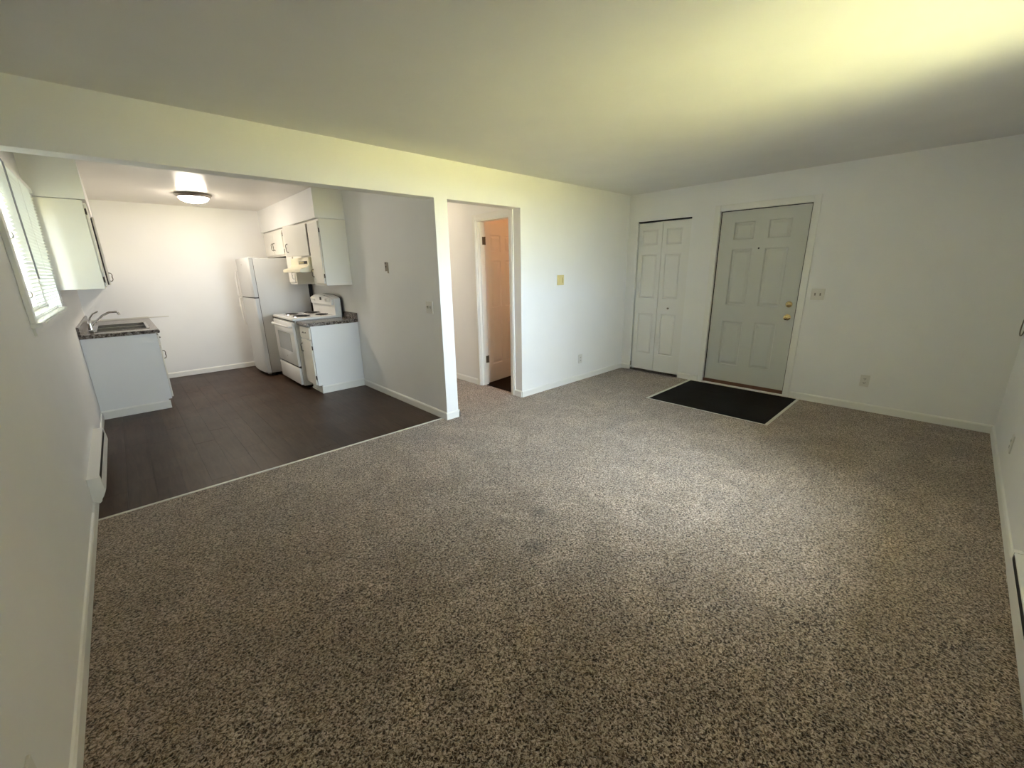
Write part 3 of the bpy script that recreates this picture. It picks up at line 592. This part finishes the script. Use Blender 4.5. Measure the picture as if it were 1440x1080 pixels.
# ------------------------------------------------------------------ range hood
h = thing('range_hood', (2.32, 2.71, 1.46), 'almond range hood under the ajar cabinet door', 'range hood')
HY0, HY1 = 2.352, 3.062
bm = bmesh.new(); prism(bm, [(XB, 1.638), (2.188, 1.638), (2.184, 1.545), (2.160, 1.520), (2.085, 1.500), (2.072, 1.490), (2.072, 1.462), (2.085, 1.458), (XB, 1.458)], 'Y', HY0, HY1); obj('hood_shell', bm, 'hood', h)
sp = obj('switch_panel', B((2.1815, 2.187, 2.40, 2.72, 1.560, 1.595)), 'steel', h)
for y in (2.66, 2.60, 2.54): obj('switch_button', B((2.178, 2.182, y - 0.02, y + 0.02, 1.567, 1.588)), 'almond', h)
obj('badge_plate', B((2.178, 2.182, 2.41, 2.50, 1.562, 1.593)), 'black', h)
obj('filter', B((2.15, XB - 0.03, HY0 + 0.05, HY1 - 0.05, 1.4555, 1.458)), 'dullmetal', h)

# ------------------------------------------------------------------ stove
SY_0, SY_1 = 2.312, 3.175; SF = 1.888
st = thing('stove', (2.2, (SY_0 + SY_1) / 2, 0), 'white electric coil stove between the granite look counters', 'stove')
obj('oven_body', B((SF + 0.022, 2.50, SY_0, SY_1, 0.035, 0.868), bev=0.003), 'enamel', st)
for x in (SF + 0.08, 2.42):
    for y in (SY_0 + 0.05, SY_1 - 0.05):
        bm = bmesh.new(); lathe(bm, (x, y, -0.004), (0, 0, 1), [(0, 0), (0, 0.016), (0.01, 0.016), (0.012, 0.008), (0.04, 0.008)], 10); obj('leveling_foot', bm, 'black', st)
ckt = obj('cooktop', B((SF - 0.002, 2.50, SY_0 - 0.004, SY_1 + 0.004, 0.872, 0.902), bev=0.008), 'enamel', st, smooth=True)
obj('vent_gap', B((SF + 0.01, SF + 0.024, SY_0 + 0.01, SY_1 - 0.01, 0.858, 0.874)), 'black', st)
for (x, y, r) in ((2.06, 2.55, 0.10), (2.06, 2.95, 0.078), (2.32, 2.55, 0.078), (2.32, 2.95, 0.10)):
    bm = bmesh.new(); lathe(bm, (x, y, 0.902), (0, 0, 1), [(0, r + 0.018), (0.004, r + 0.014), (0.001, r + 0.004), (-0.006, r * 0.5), (-0.006, 0)], 28); dp = obj('drip_pan', bm, 'chrome', st, smooth=True)
    bm = bmesh.new(); pts = []; turns = 4
    for k in range(turns * 20 + 1):
        th = 2 * math.pi * k / 20; rr = 0.018 + (r - 0.018) * k / (turns * 20); pts.append((x + rr * math.cos(th), y + rr * math.sin(th), 0.912))
    tube(bm, pts, 0.0055, 6); obj('coil_burner', bm, 'coil', dp, smooth=True)
od = obj('oven_door', B((SF - 0.012, SF + 0.020, SY_0 + 0.006, SY_1 - 0.006, 0.292, 0.850), bev=0.007), 'enamel', st, smooth=True)
obj('oven_window', B((SF - 0.0145, SF - 0.011, SY_0 + 0.155, SY_1 - 0.155, 0.465, 0.705), bev=0.001), 'glassgrey', od)
bm = bmesh.new(); tube(bm, [(SF - 0.012, SY_0 + 0.05, 0.795), (SF - 0.042, SY_0 + 0.055, 0.80), (SF - 0.052, SY_0 + 0.10, 0.80), (SF - 0.052, SY_1 - 0.10, 0.80), (SF - 0.042, SY_1 - 0.055, 0.80), (SF - 0.012, SY_1 - 0.05, 0.795)], 0.013, 10); obj('handle', bm, 'enamel', od, smooth=True)
bm = bmesh.new(); lathe(bm, (SF - 0.012, (SY_0 + SY_1) / 2, 0.385), (-1, 0, 0), [(0, 0.011), (0.0015, 0.011), (0.0015, 0.008), (0.0008, 0.007), (0.0008, 0)], 20); obj('round_emblem', bm, 'dullmetal', od)
obj('drawer_gap', B((SF + 0.008, SF + 0.023, SY_0 + 0.01, SY_1 - 0.01, 0.262, 0.294)), 'black', st)
obj('storage_drawer', B((SF - 0.010, SF + 0.020, SY_0 + 0.006, SY_1 - 0.006, 0.050, 0.268), bev=0.006), 'enamel', st, smooth=True)
# backguard: arched top, control face
bg_ = bmesh.new(); n = 14; prof = [(SY_0 + 0.005, 0.902)]
for k in range(n + 1):
    s = k / n; y = SY_0 + 0.005 + (SY_1 - SY_0 - 0.01) * s; prof.append((y, 1.118 + 0.048 * math.sin(math.pi * s) ** 0.6))
prof.append((SY_1 - 0.005, 0.902)); prism(bg_, prof, 'X', 2.425, 2.505); obj('backguard', bg_, 'enamel', st)
bm = bmesh.new(); prof2 = [(SY_0 + 0.05, 1.035)]
for k in range(n + 1):
    s = k / n; y = SY_0 + 0.02 + (SY_1 - SY_0 - 0.04) * s; prof2.append((y, 1.108 + 0.046 * math.sin(math.pi * s) ** 0.6))
prof2 += [(SY_1 - 0.05, 1.035)]
prism(bm, prof2, 'X', 2.398, 2.426); cp_ = obj('control_panel', bm, 'enamel', st)
bpr = [(p[0] + (0.004 if p[0] > 2.7 else -0.004), p[1] + 0.003) for p in prof]
bm = bmesh.new(); prism(bm, bpr, 'X', 2.505, 2.514); obj('rear_panel', bm, 'black', st)
for y in (2.42, 2.49, 2.98, 3.05):
    bm = bmesh.new(); lathe(bm, (2.398, y, 1.098), (-1, 0, 0), [(0, 0), (0, 0.026), (0.006, 0.026), (0.008, 0.021), (0.024, 0.019), (0.026, 0)], 18); bx(bm, 2.366, 2.374, y - 0.004, y + 0.004, 1.081, 1.115, 0.001, 1)
    obj('control_knob', bm, 'plastic', cp_, smooth=True)
obj('clock_display', B((2.394, 2.399, 2.705, 2.765, 1.085, 1.125), bev=0.002), 'black', cp_)

# ------------------------------------------------------------------ fridge
FY0, FY1, FX, FT = 3.405, 4.165, 1.797, 1.662
f = thing('refrigerator', (2.1, (FY0 + FY1) / 2, 0), 'white top-freezer refrigerator against the kitchen back wall', 'refrigerator')
obj('fridge_body', B((FX + 0.004, 2.475, FY0, FY1, 0.045, FT - 0.006), bev=0.008), 'fridge', f, smooth=True)
obj('rear_coil_panel', B((2.475, 2.530, FY0 + 0.015, FY1 - 0.015, 0.05, 1.60)), 'black', f)
obj('base_grille', B((FX + 0.0, FX + 0.05, FY0 + 0.02, FY1 - 0.02, 0.004, 0.045)), 'black', f)
for y in (FY0 + 0.04, FY1 - 0.04):
    bm = bmesh.new(); lathe(bm, (FX + 0.05, y - 0.012, 0.012), (0, 1, 0), [(0, 0), (0, 0.016), (0.024, 0.016), (0.024, 0)], 12); obj('roller', bm, 'black', f)
def bowed(z0, z1):
    bm = bmesh.new(); n = 10; prof = [(FX, FY0 + 0.002)]; yy0, yy1 = FY0 + 0.002, FY1 - 0.002
    prof.append((FX - 0.045, yy0)); prof.append((FX - 0.056, yy0 + 0.010))
    for k in range(1, n): s = k / n; prof.append((FX - 0.060 - 0.022 * math.sin(math.pi * s), yy0 + 0.010 + (yy1 - yy0 - 0.02) * s))
    prof.append((FX - 0.056, yy1 - 0.010)); prof.append((FX - 0.045, yy1)); prof.append((FX, yy1))
    prism(bm, prof, 'Z', z0, z1); es = [e for e in bm.edges if abs(e.verts[0].co.z - e.verts[1].co.z) < 1e-6 and e.verts[0].co.x < FX - 0.01 and e.verts[1].co.x < FX - 0.01]
    bmesh.ops.bevel(bm, geom=es, offset=0.006, segments=2, profile=0.5, affect='EDGES'); return bm
fz = obj('freezer_door', bowed(1.132, FT), 'fridge', f, smooth=True); fd = obj('fridge_door', bowed(0.050, 1.118), 'fridge', f, smooth=True)
obj('door_gasket', B((FX - 0.002, FX + 0.005, FY0 + 0.004, FY1 - 0.004, 0.06, FT - 0.012), (FX - 0.05, FX, FY0 + 0.006, FY1 - 0.006, 1.117, 1.133)), 'black', f)
yh = FY1 - 0.05
bm = bmesh.new(); tube(bm, [(FX - 0.055, yh, 1.50), (FX - 0.085, yh, 1.49), (FX - 0.098, yh, 1.40), (FX - 0.10, yh, 1.25), (FX - 0.096, yh, 1.15), (FX - 0.07, yh, 1.14)], [0.011, 0.012, 0.013, 0.014, 0.015, 0.014], 8); obj('handle', bm, 'enamel', fz, smooth=True)
bm = bmesh.new(); tube(bm, [(FX - 0.07, yh, 1.11), (FX - 0.096, yh, 1.10), (FX - 0.10, yh, 1.0), (FX - 0.098, yh, 0.85), (FX - 0.085, yh, 0.72), (FX - 0.055, yh, 0.70)], [0.014, 0.015, 0.014, 0.013, 0.012, 0.011], 8); obj('handle', bm, 'enamel', fd, smooth=True)
bm = bmesh.new(); lathe(bm, (FX - 0.078, FY0 + 0.30, 1.575), (-1, 0, 0), [(0, 0.010), (0.003, 0.010), (0.003, 0)], 14); obj('round_emblem', bm, 'dullmetal', fz)
obj('hinge_cap', B((FX - 0.04, FX + 0.05, FY0 + 0.01, FY0 + 0.06, FT - 0.004, FT + 0.012), bev=0.004), 'plastic', f)
obj('bottom_hinge', B((FX - 0.045, FX - 0.0, FY0 + 0.005, FY0 + 0.045, 0.030, 0.048), bev=0.003), 'dullmetal', f)

# ------------------------------------------------------------------ kitchen ceiling lamp
lx, ly = 1.262, 3.245
la = thing('ceiling_lamp', (lx, ly, H), 'lit white dome lamp on the kitchen ceiling', 'ceiling lamp')
bm = bmesh.new(); lathe(bm, (lx, ly, H), (0, 0, -1), [(0, 0.10), (0.006, 0.186), (0.012, 0.190), (0.040, 0.162), (0.041, 0.150), (0.030, 0.148), (0.0, 0.10)], 40); obj('lamp_rim', bm, 'rim', la, smooth=True)
bm = bmesh.new(); lathe(bm, (lx, ly, H), (0, 0, -1), [(0.034, 0.152)] + [(0.036 + 0.064 * math.sin(a_), 0.152 * math.cos(a_)) for a_ in [math.pi / 2 * k / 8 for k in range(1, 8)]] + [(0.100, 0)], 36); obj('glass_dome', bm, 'dome', la, smooth=True)
bm = bmesh.new(); lathe(bm, (lx, ly, H - 0.099), (0, 0, -1), [(0, 0.008), (0.006, 0.009), (0.012, 0.004), (0.014, 0)], 10); obj('finial', bm, 'rim', la, smooth=True)
# globe lamp in the room behind the hall door
bl2 = thing('ceiling_lamp', (4.75, 0.95, H), 'warm globe lamp in the room behind the open hall door', 'ceiling lamp')
bm = bmesh.new(); lathe(bm, (4.75, 0.95, H), (0, 0, -1), [(0, 0.06), (0.02, 0.06), (0.025, 0.03), (0.04, 0.03)], 20); obj('lamp_base', bm, 'brass', bl2, smooth=True)
bm = bmesh.new(); lathe(bm, (4.75, 0.95, H - 0.04), (0, 0, -1), [(0.08 - 0.08 * math.cos(math.pi * k / 10), 0.08 * math.sin(math.pi * k / 10)) for k in range(11)], 20); obj('globe', bm, 'bulb', bl2, smooth=True)

# ------------------------------------------------------------------ electric baseboard heaters
def heater(axis, face, sign, a0, a1, z0, label, ks):
    """cover + open slot + louver; profile across = distance from wall"""
    loc = (face, (a0 + a1) / 2, z0) if axis == 'Y' else ((a0 + a1) / 2, face, z0)
    t = thing('baseboard_heater', loc, label, 'heater', 'electric baseboard heaters')
    P = lambda pts: [(face + sign * d * ks, z0 + z) for d, z in pts]
    def part(name, pts, b0, b1, mat): bm = bmesh.new(); prism(bm, P(pts), axis, b0, b1); return obj(name, bm, mat, t)
    part('back_plate', [(0.001, 0.0), (0.006, 0.0), (0.006, 0.160), (0.001, 0.160)], a0, a1, 'heater')
    part('top_cover', [(0.001, 0.164), (0.055, 0.162), (0.058, 0.158), (0.058, 0.130), (0.055, 0.130), (0.054, 0.157), (0.001, 0.159)], a0 + 0.002, a1 - 0.002, 'heater')
    part('front_panel', [(0.064, 0.135), (0.067, 0.135), (0.072, 0.066), (0.056, 0.036), (0.034, 0.012), (0.032, 0.015), (0.054, 0.040), (0.068, 0.068)], a0 + 0.03, a1 - 0.03, 'heater')
    part('dark_slot', [(0.008, 0.03), (0.040, 0.03), (0.060, 0.066), (0.058, 0.155), (0.008, 0.155)], a0 + 0.03, a1 - 0.03, 'black')
    part('bottom_lip', [(0.004, 0.006), (0.030, 0.0), (0.032, 0.006), (0.004, 0.012)], a0 + 0.01, a1 - 0.01, 'heater')
    for (b0, b1) in ((a0 - 0.002, a0 + 0.03), (a1 - 0.03, a1 + 0.002)):
        part('end_cap', [(0.008, 0.010), (0.030, -0.008), (0.042, 0.004), (0.044, 0.016), (0.056, 0.034), (0.070, 0.066), (0.062, 0.163), (0.001, 0.167)], b0, b1, 'heater')
    return t
heater('Y', 0, 1, 0.205, 1.42, 0.062, 'white electric heater on the left wall at the kitchen edge', 1.0)
heater('X', DY + 0.0005, 1, 1.2, 3.13, 0.012, 'white electric heater on the right wall at the picture edge', 0.46)

# ------------------------------------------------------------------ small wall fittings
def wall_map(kind):
    if kind == 'D': return lambda u, v, d: (WX - d, u, v)
    if kind == 'P': return lambda u, v, d: (u, -d, v)
    if kind == 'KP': return lambda u, v, d: (XO - d, u, v)
    if kind == 'L': return lambda u, v, d: (d, u, v)
    if kind == 'R': return lambda u, v, d: (u, DY + d, v)
def mbox(bm, mp, u0, u1, v0, v1, d0, d1, bev=0.0):
    a = mp(u0, v0, d0); b = mp(u1, v1, d1); bx(bm, a[0], b[0], a[1], b[1], a[2], b[2], bev)
def outlet(wall, u, v, label, w=0.074, h=0.118):
    mp = wall_map(wall); t = thing('wall_outlet', mp(u, v - h / 2, 0), label, 'outlet', 'duplex wall outlets')
    bm = bmesh.new(); mbox(bm, mp, u - w / 2, u + w / 2, v - h / 2, v + h / 2, 0.0005, 0.008, 0.002); obj('cover_plate', bm, 'plastic', t)
    for dz in (-0.020, 0.020):
        bm = bmesh.new(); mbox(bm, mp, u - 0.017, u + 0.017, v + dz - 0.013, v + dz + 0.013, 0.008, 0.0105, 0.001); so_ = obj('socket', bm, 'plastic', t)
        bm = bmesh.new()
        for du in (-0.007, 0.007): mbox(bm, mp, u + du - 0.0016, u + du + 0.0016, v + dz - 0.003, v + dz + 0.007, 0.0104, 0.0112)
        mbox(bm, mp, u - 0.0025, u + 0.0025, v + dz - 0.010, v + dz - 0.005, 0.0104, 0.0112); obj('slots', bm, 'black', so_)
    return t
def switch(wall, u, v, label, n=2, w=0.116, h=0.116):
    mp = wall_map(wall); t = thing('light_switch', mp(u, v - h / 2, 0), label, 'light switch', 'double toggle light switches')
    bm = bmesh.new(); mbox(bm, mp, u - w / 2, u + w / 2, v - h / 2, v + h / 2, 0.0005, 0.008, 0.002); obj('cover_plate', bm, 'plastic', t)
    for k in range(n):
        uu = u + (k - (n - 1) / 2) * 0.046
        bm = bmesh.new(); mbox(bm, mp, uu - 0.006, uu + 0.006, v - 0.013, v + 0.013, 0.008, 0.0088); mbox(bm, mp, uu - 0.0042, uu + 0.0042, v - 0.002, v + 0.012, 0.0088, 0.019, 0.001); obj('toggle', bm, 'toggle', t)
    return t
outlet('P', 4.680, 0.291, 'white outlet on the middle wall left of the closet')
outlet('D', -2.800, 0.309, 'white outlet low on the wall right of the front door')
outlet('L', -2.030, 0.300, 'white outlet at the bottom left corner of the picture')
outlet('R', 4.42, 0.300, 'faint white outlet on the right wall near the corner')
switch('D', -2.283, 1.146, 'white double switch right of the grey front door')
switch('KP', 0.188, 1.108, 'white double switch on the kitchen side of the post')
# almond thermostat
mp = wall_map('P'); t = thing('thermostat', (4.247, 0, 1.26), 'almond thermostat high on the middle wall', 'thermostat')
bm = bmesh.new(); mbox(bm, mp, 4.196, 4.298, 1.258, 1.374, 0.0005, 0.022, 0.003); obj('housing', bm, 'almond', t)
bm = bmesh.new(); mbox(bm, mp, 4.240, 4.290, 1.280, 1.350, 0.0215, 0.025, 0.001); obj('cover', bm, 'almond', t)
bm = bmesh.new(); mbox(bm, mp, 4.262, 4.272, 1.285, 1.345, 0.0248, 0.027); obj('slider', bm, 'almondd', t)
# bare phone bracket on the partition
mp = wall_map('KP'); t = thing('wall_bracket', (XO, 0.99, 1.43), 'bare brown metal bracket on the kitchen partition wall', 'bracket')
bm = bmesh.new(); mbox(bm, mp, 0.965, 1.030, 1.452, 1.545, 0.0005, 0.006, 0.001); mbox(bm, mp, 0.955, 0.985, 1.430, 1.540, 0.0005, 0.004, 0.001); obj('bracket_plate', bm, 'dullmetal', t)
bm = bmesh.new(); lathe(bm, mp(1.002, 1.498, 0.006), (-1, 0, 0), [(0, 0), (0, 0.009), (0.003, 0.008), (0.004, 0)], 10); obj('screw', bm, 'black', t)
bm = bmesh.new(); lathe(bm, mp(1.008, 1.537, 0.006), (-1, 0, 0), [(0, 0), (0, 0.009), (0.003, 0.008), (0.004, 0)], 10); obj('screw', bm, 'black', t)
# cable loop by the right hand corner
def catmull(P, n=8):
    P = [Vector(p) for p in P]; o = []
    for i in range(len(P) - 1):
        a, b, c, d = P[max(i - 1, 0)], P[i], P[i + 1], P[min(i + 2, len(P) - 1)]
        for k in range(n):
            t = k / n; o.append(0.5 * ((2 * b) + (c - a) * t + (2 * a - 5 * b + 4 * c - d) * t * t + (3 * b - a - 3 * c + d) * t ** 3))
    o.append(P[-1]); return o
CAB = 'CABLE_POINTS'
ry = DY + 0.012
bm = bmesh.new()
cpts = [(5.30, ry, 1.25), (5.34, ry + 0.004, 1.16), (5.44, ry + 0.01, 1.09), (5.53, ry + 0.014, 1.03), (5.58, ry + 0.016, 0.97), (5.60, ry + 0.016, 0.91), (5.57, ry + 0.014, 0.875), (5.50, ry + 0.010, 0.88), (5.43, ry + 0.006, 0.93), (5.40, ry + 0.004, 1.01), (5.37, ry + 0.002, 1.10), (5.35, ry, 1.20)]
tube(bm, catmull(cpts, 6), 0.0045, 7)
tag(obj('cable', bm, 'cable', smooth=True), 'thin grey cable loop hanging on the right wall near the corner', 'cable')

# hall lamp out of sight behind the wall
hl = thing('ceiling_lamp', (3.14, 2.3, H), 'small warm globe lamp on the hall ceiling', 'ceiling lamp')
bm = bmesh.new(); lathe(bm, (3.14, 2.3, H), (0, 0, -1), [(0, 0.06), (0.02, 0.06), (0.025, 0.03), (0.03, 0.03)], 20); obj('lamp_base', bm, 'brass', hl, smooth=True)
bm = bmesh.new(); lathe(bm, (3.14, 2.3, H - 0.03), (0, 0, -1), [(0.07 - 0.07 * math.cos(math.pi * k / 10), 0.07 * math.sin(math.pi * k / 10)) for k in range(11)], 20); obj('globe', bm, 'hallbulb', hl, smooth=True)
# ------------------------------------------------------------------ outside the windows
struct('roof_added', B((-1.2, 7.5, DY - T - 0.5, DY - T, H + 0.15, H + 0.30), bev=0.01), 'added_roof', 'added unseen roof overhang limiting sky light at the living room window', 'roof')  # unseen overhang, added to cut steep sky light through the living room window
struct('roof_added_side', B((-T - 0.6, -T, DY - T - 0.5, K + 2, H + 0.15, H + 0.30), bev=0.01), 'added_roof', 'added unseen roof overhang dimming the kitchen window', 'roof')  # added out of view so less sky reaches the kitchen window
struct('wall_added_outside', B((-2.3, -2.2, -4.5, 8.0, -0.45, 7.0)), 'added_dark', 'added unseen grey wall blocking sky light from the kitchen window', 'outside wall')  # added blocker, keeps the outdoors dim behind the mini blind
struct('path', B((-2.2, -T, -4.5, 8.0, -0.45, -0.40)), 'added_dark', 'added dark grey strip cutting light bounced up to the kitchen window', 'path')  # added dark cover on the lawn, stops green bounce into the kitchen
struct('ground', B((-30, 36, -40, 30, -0.6, -0.45)), 'grass', 'sunlit lawn outside the windows', 'lawn')
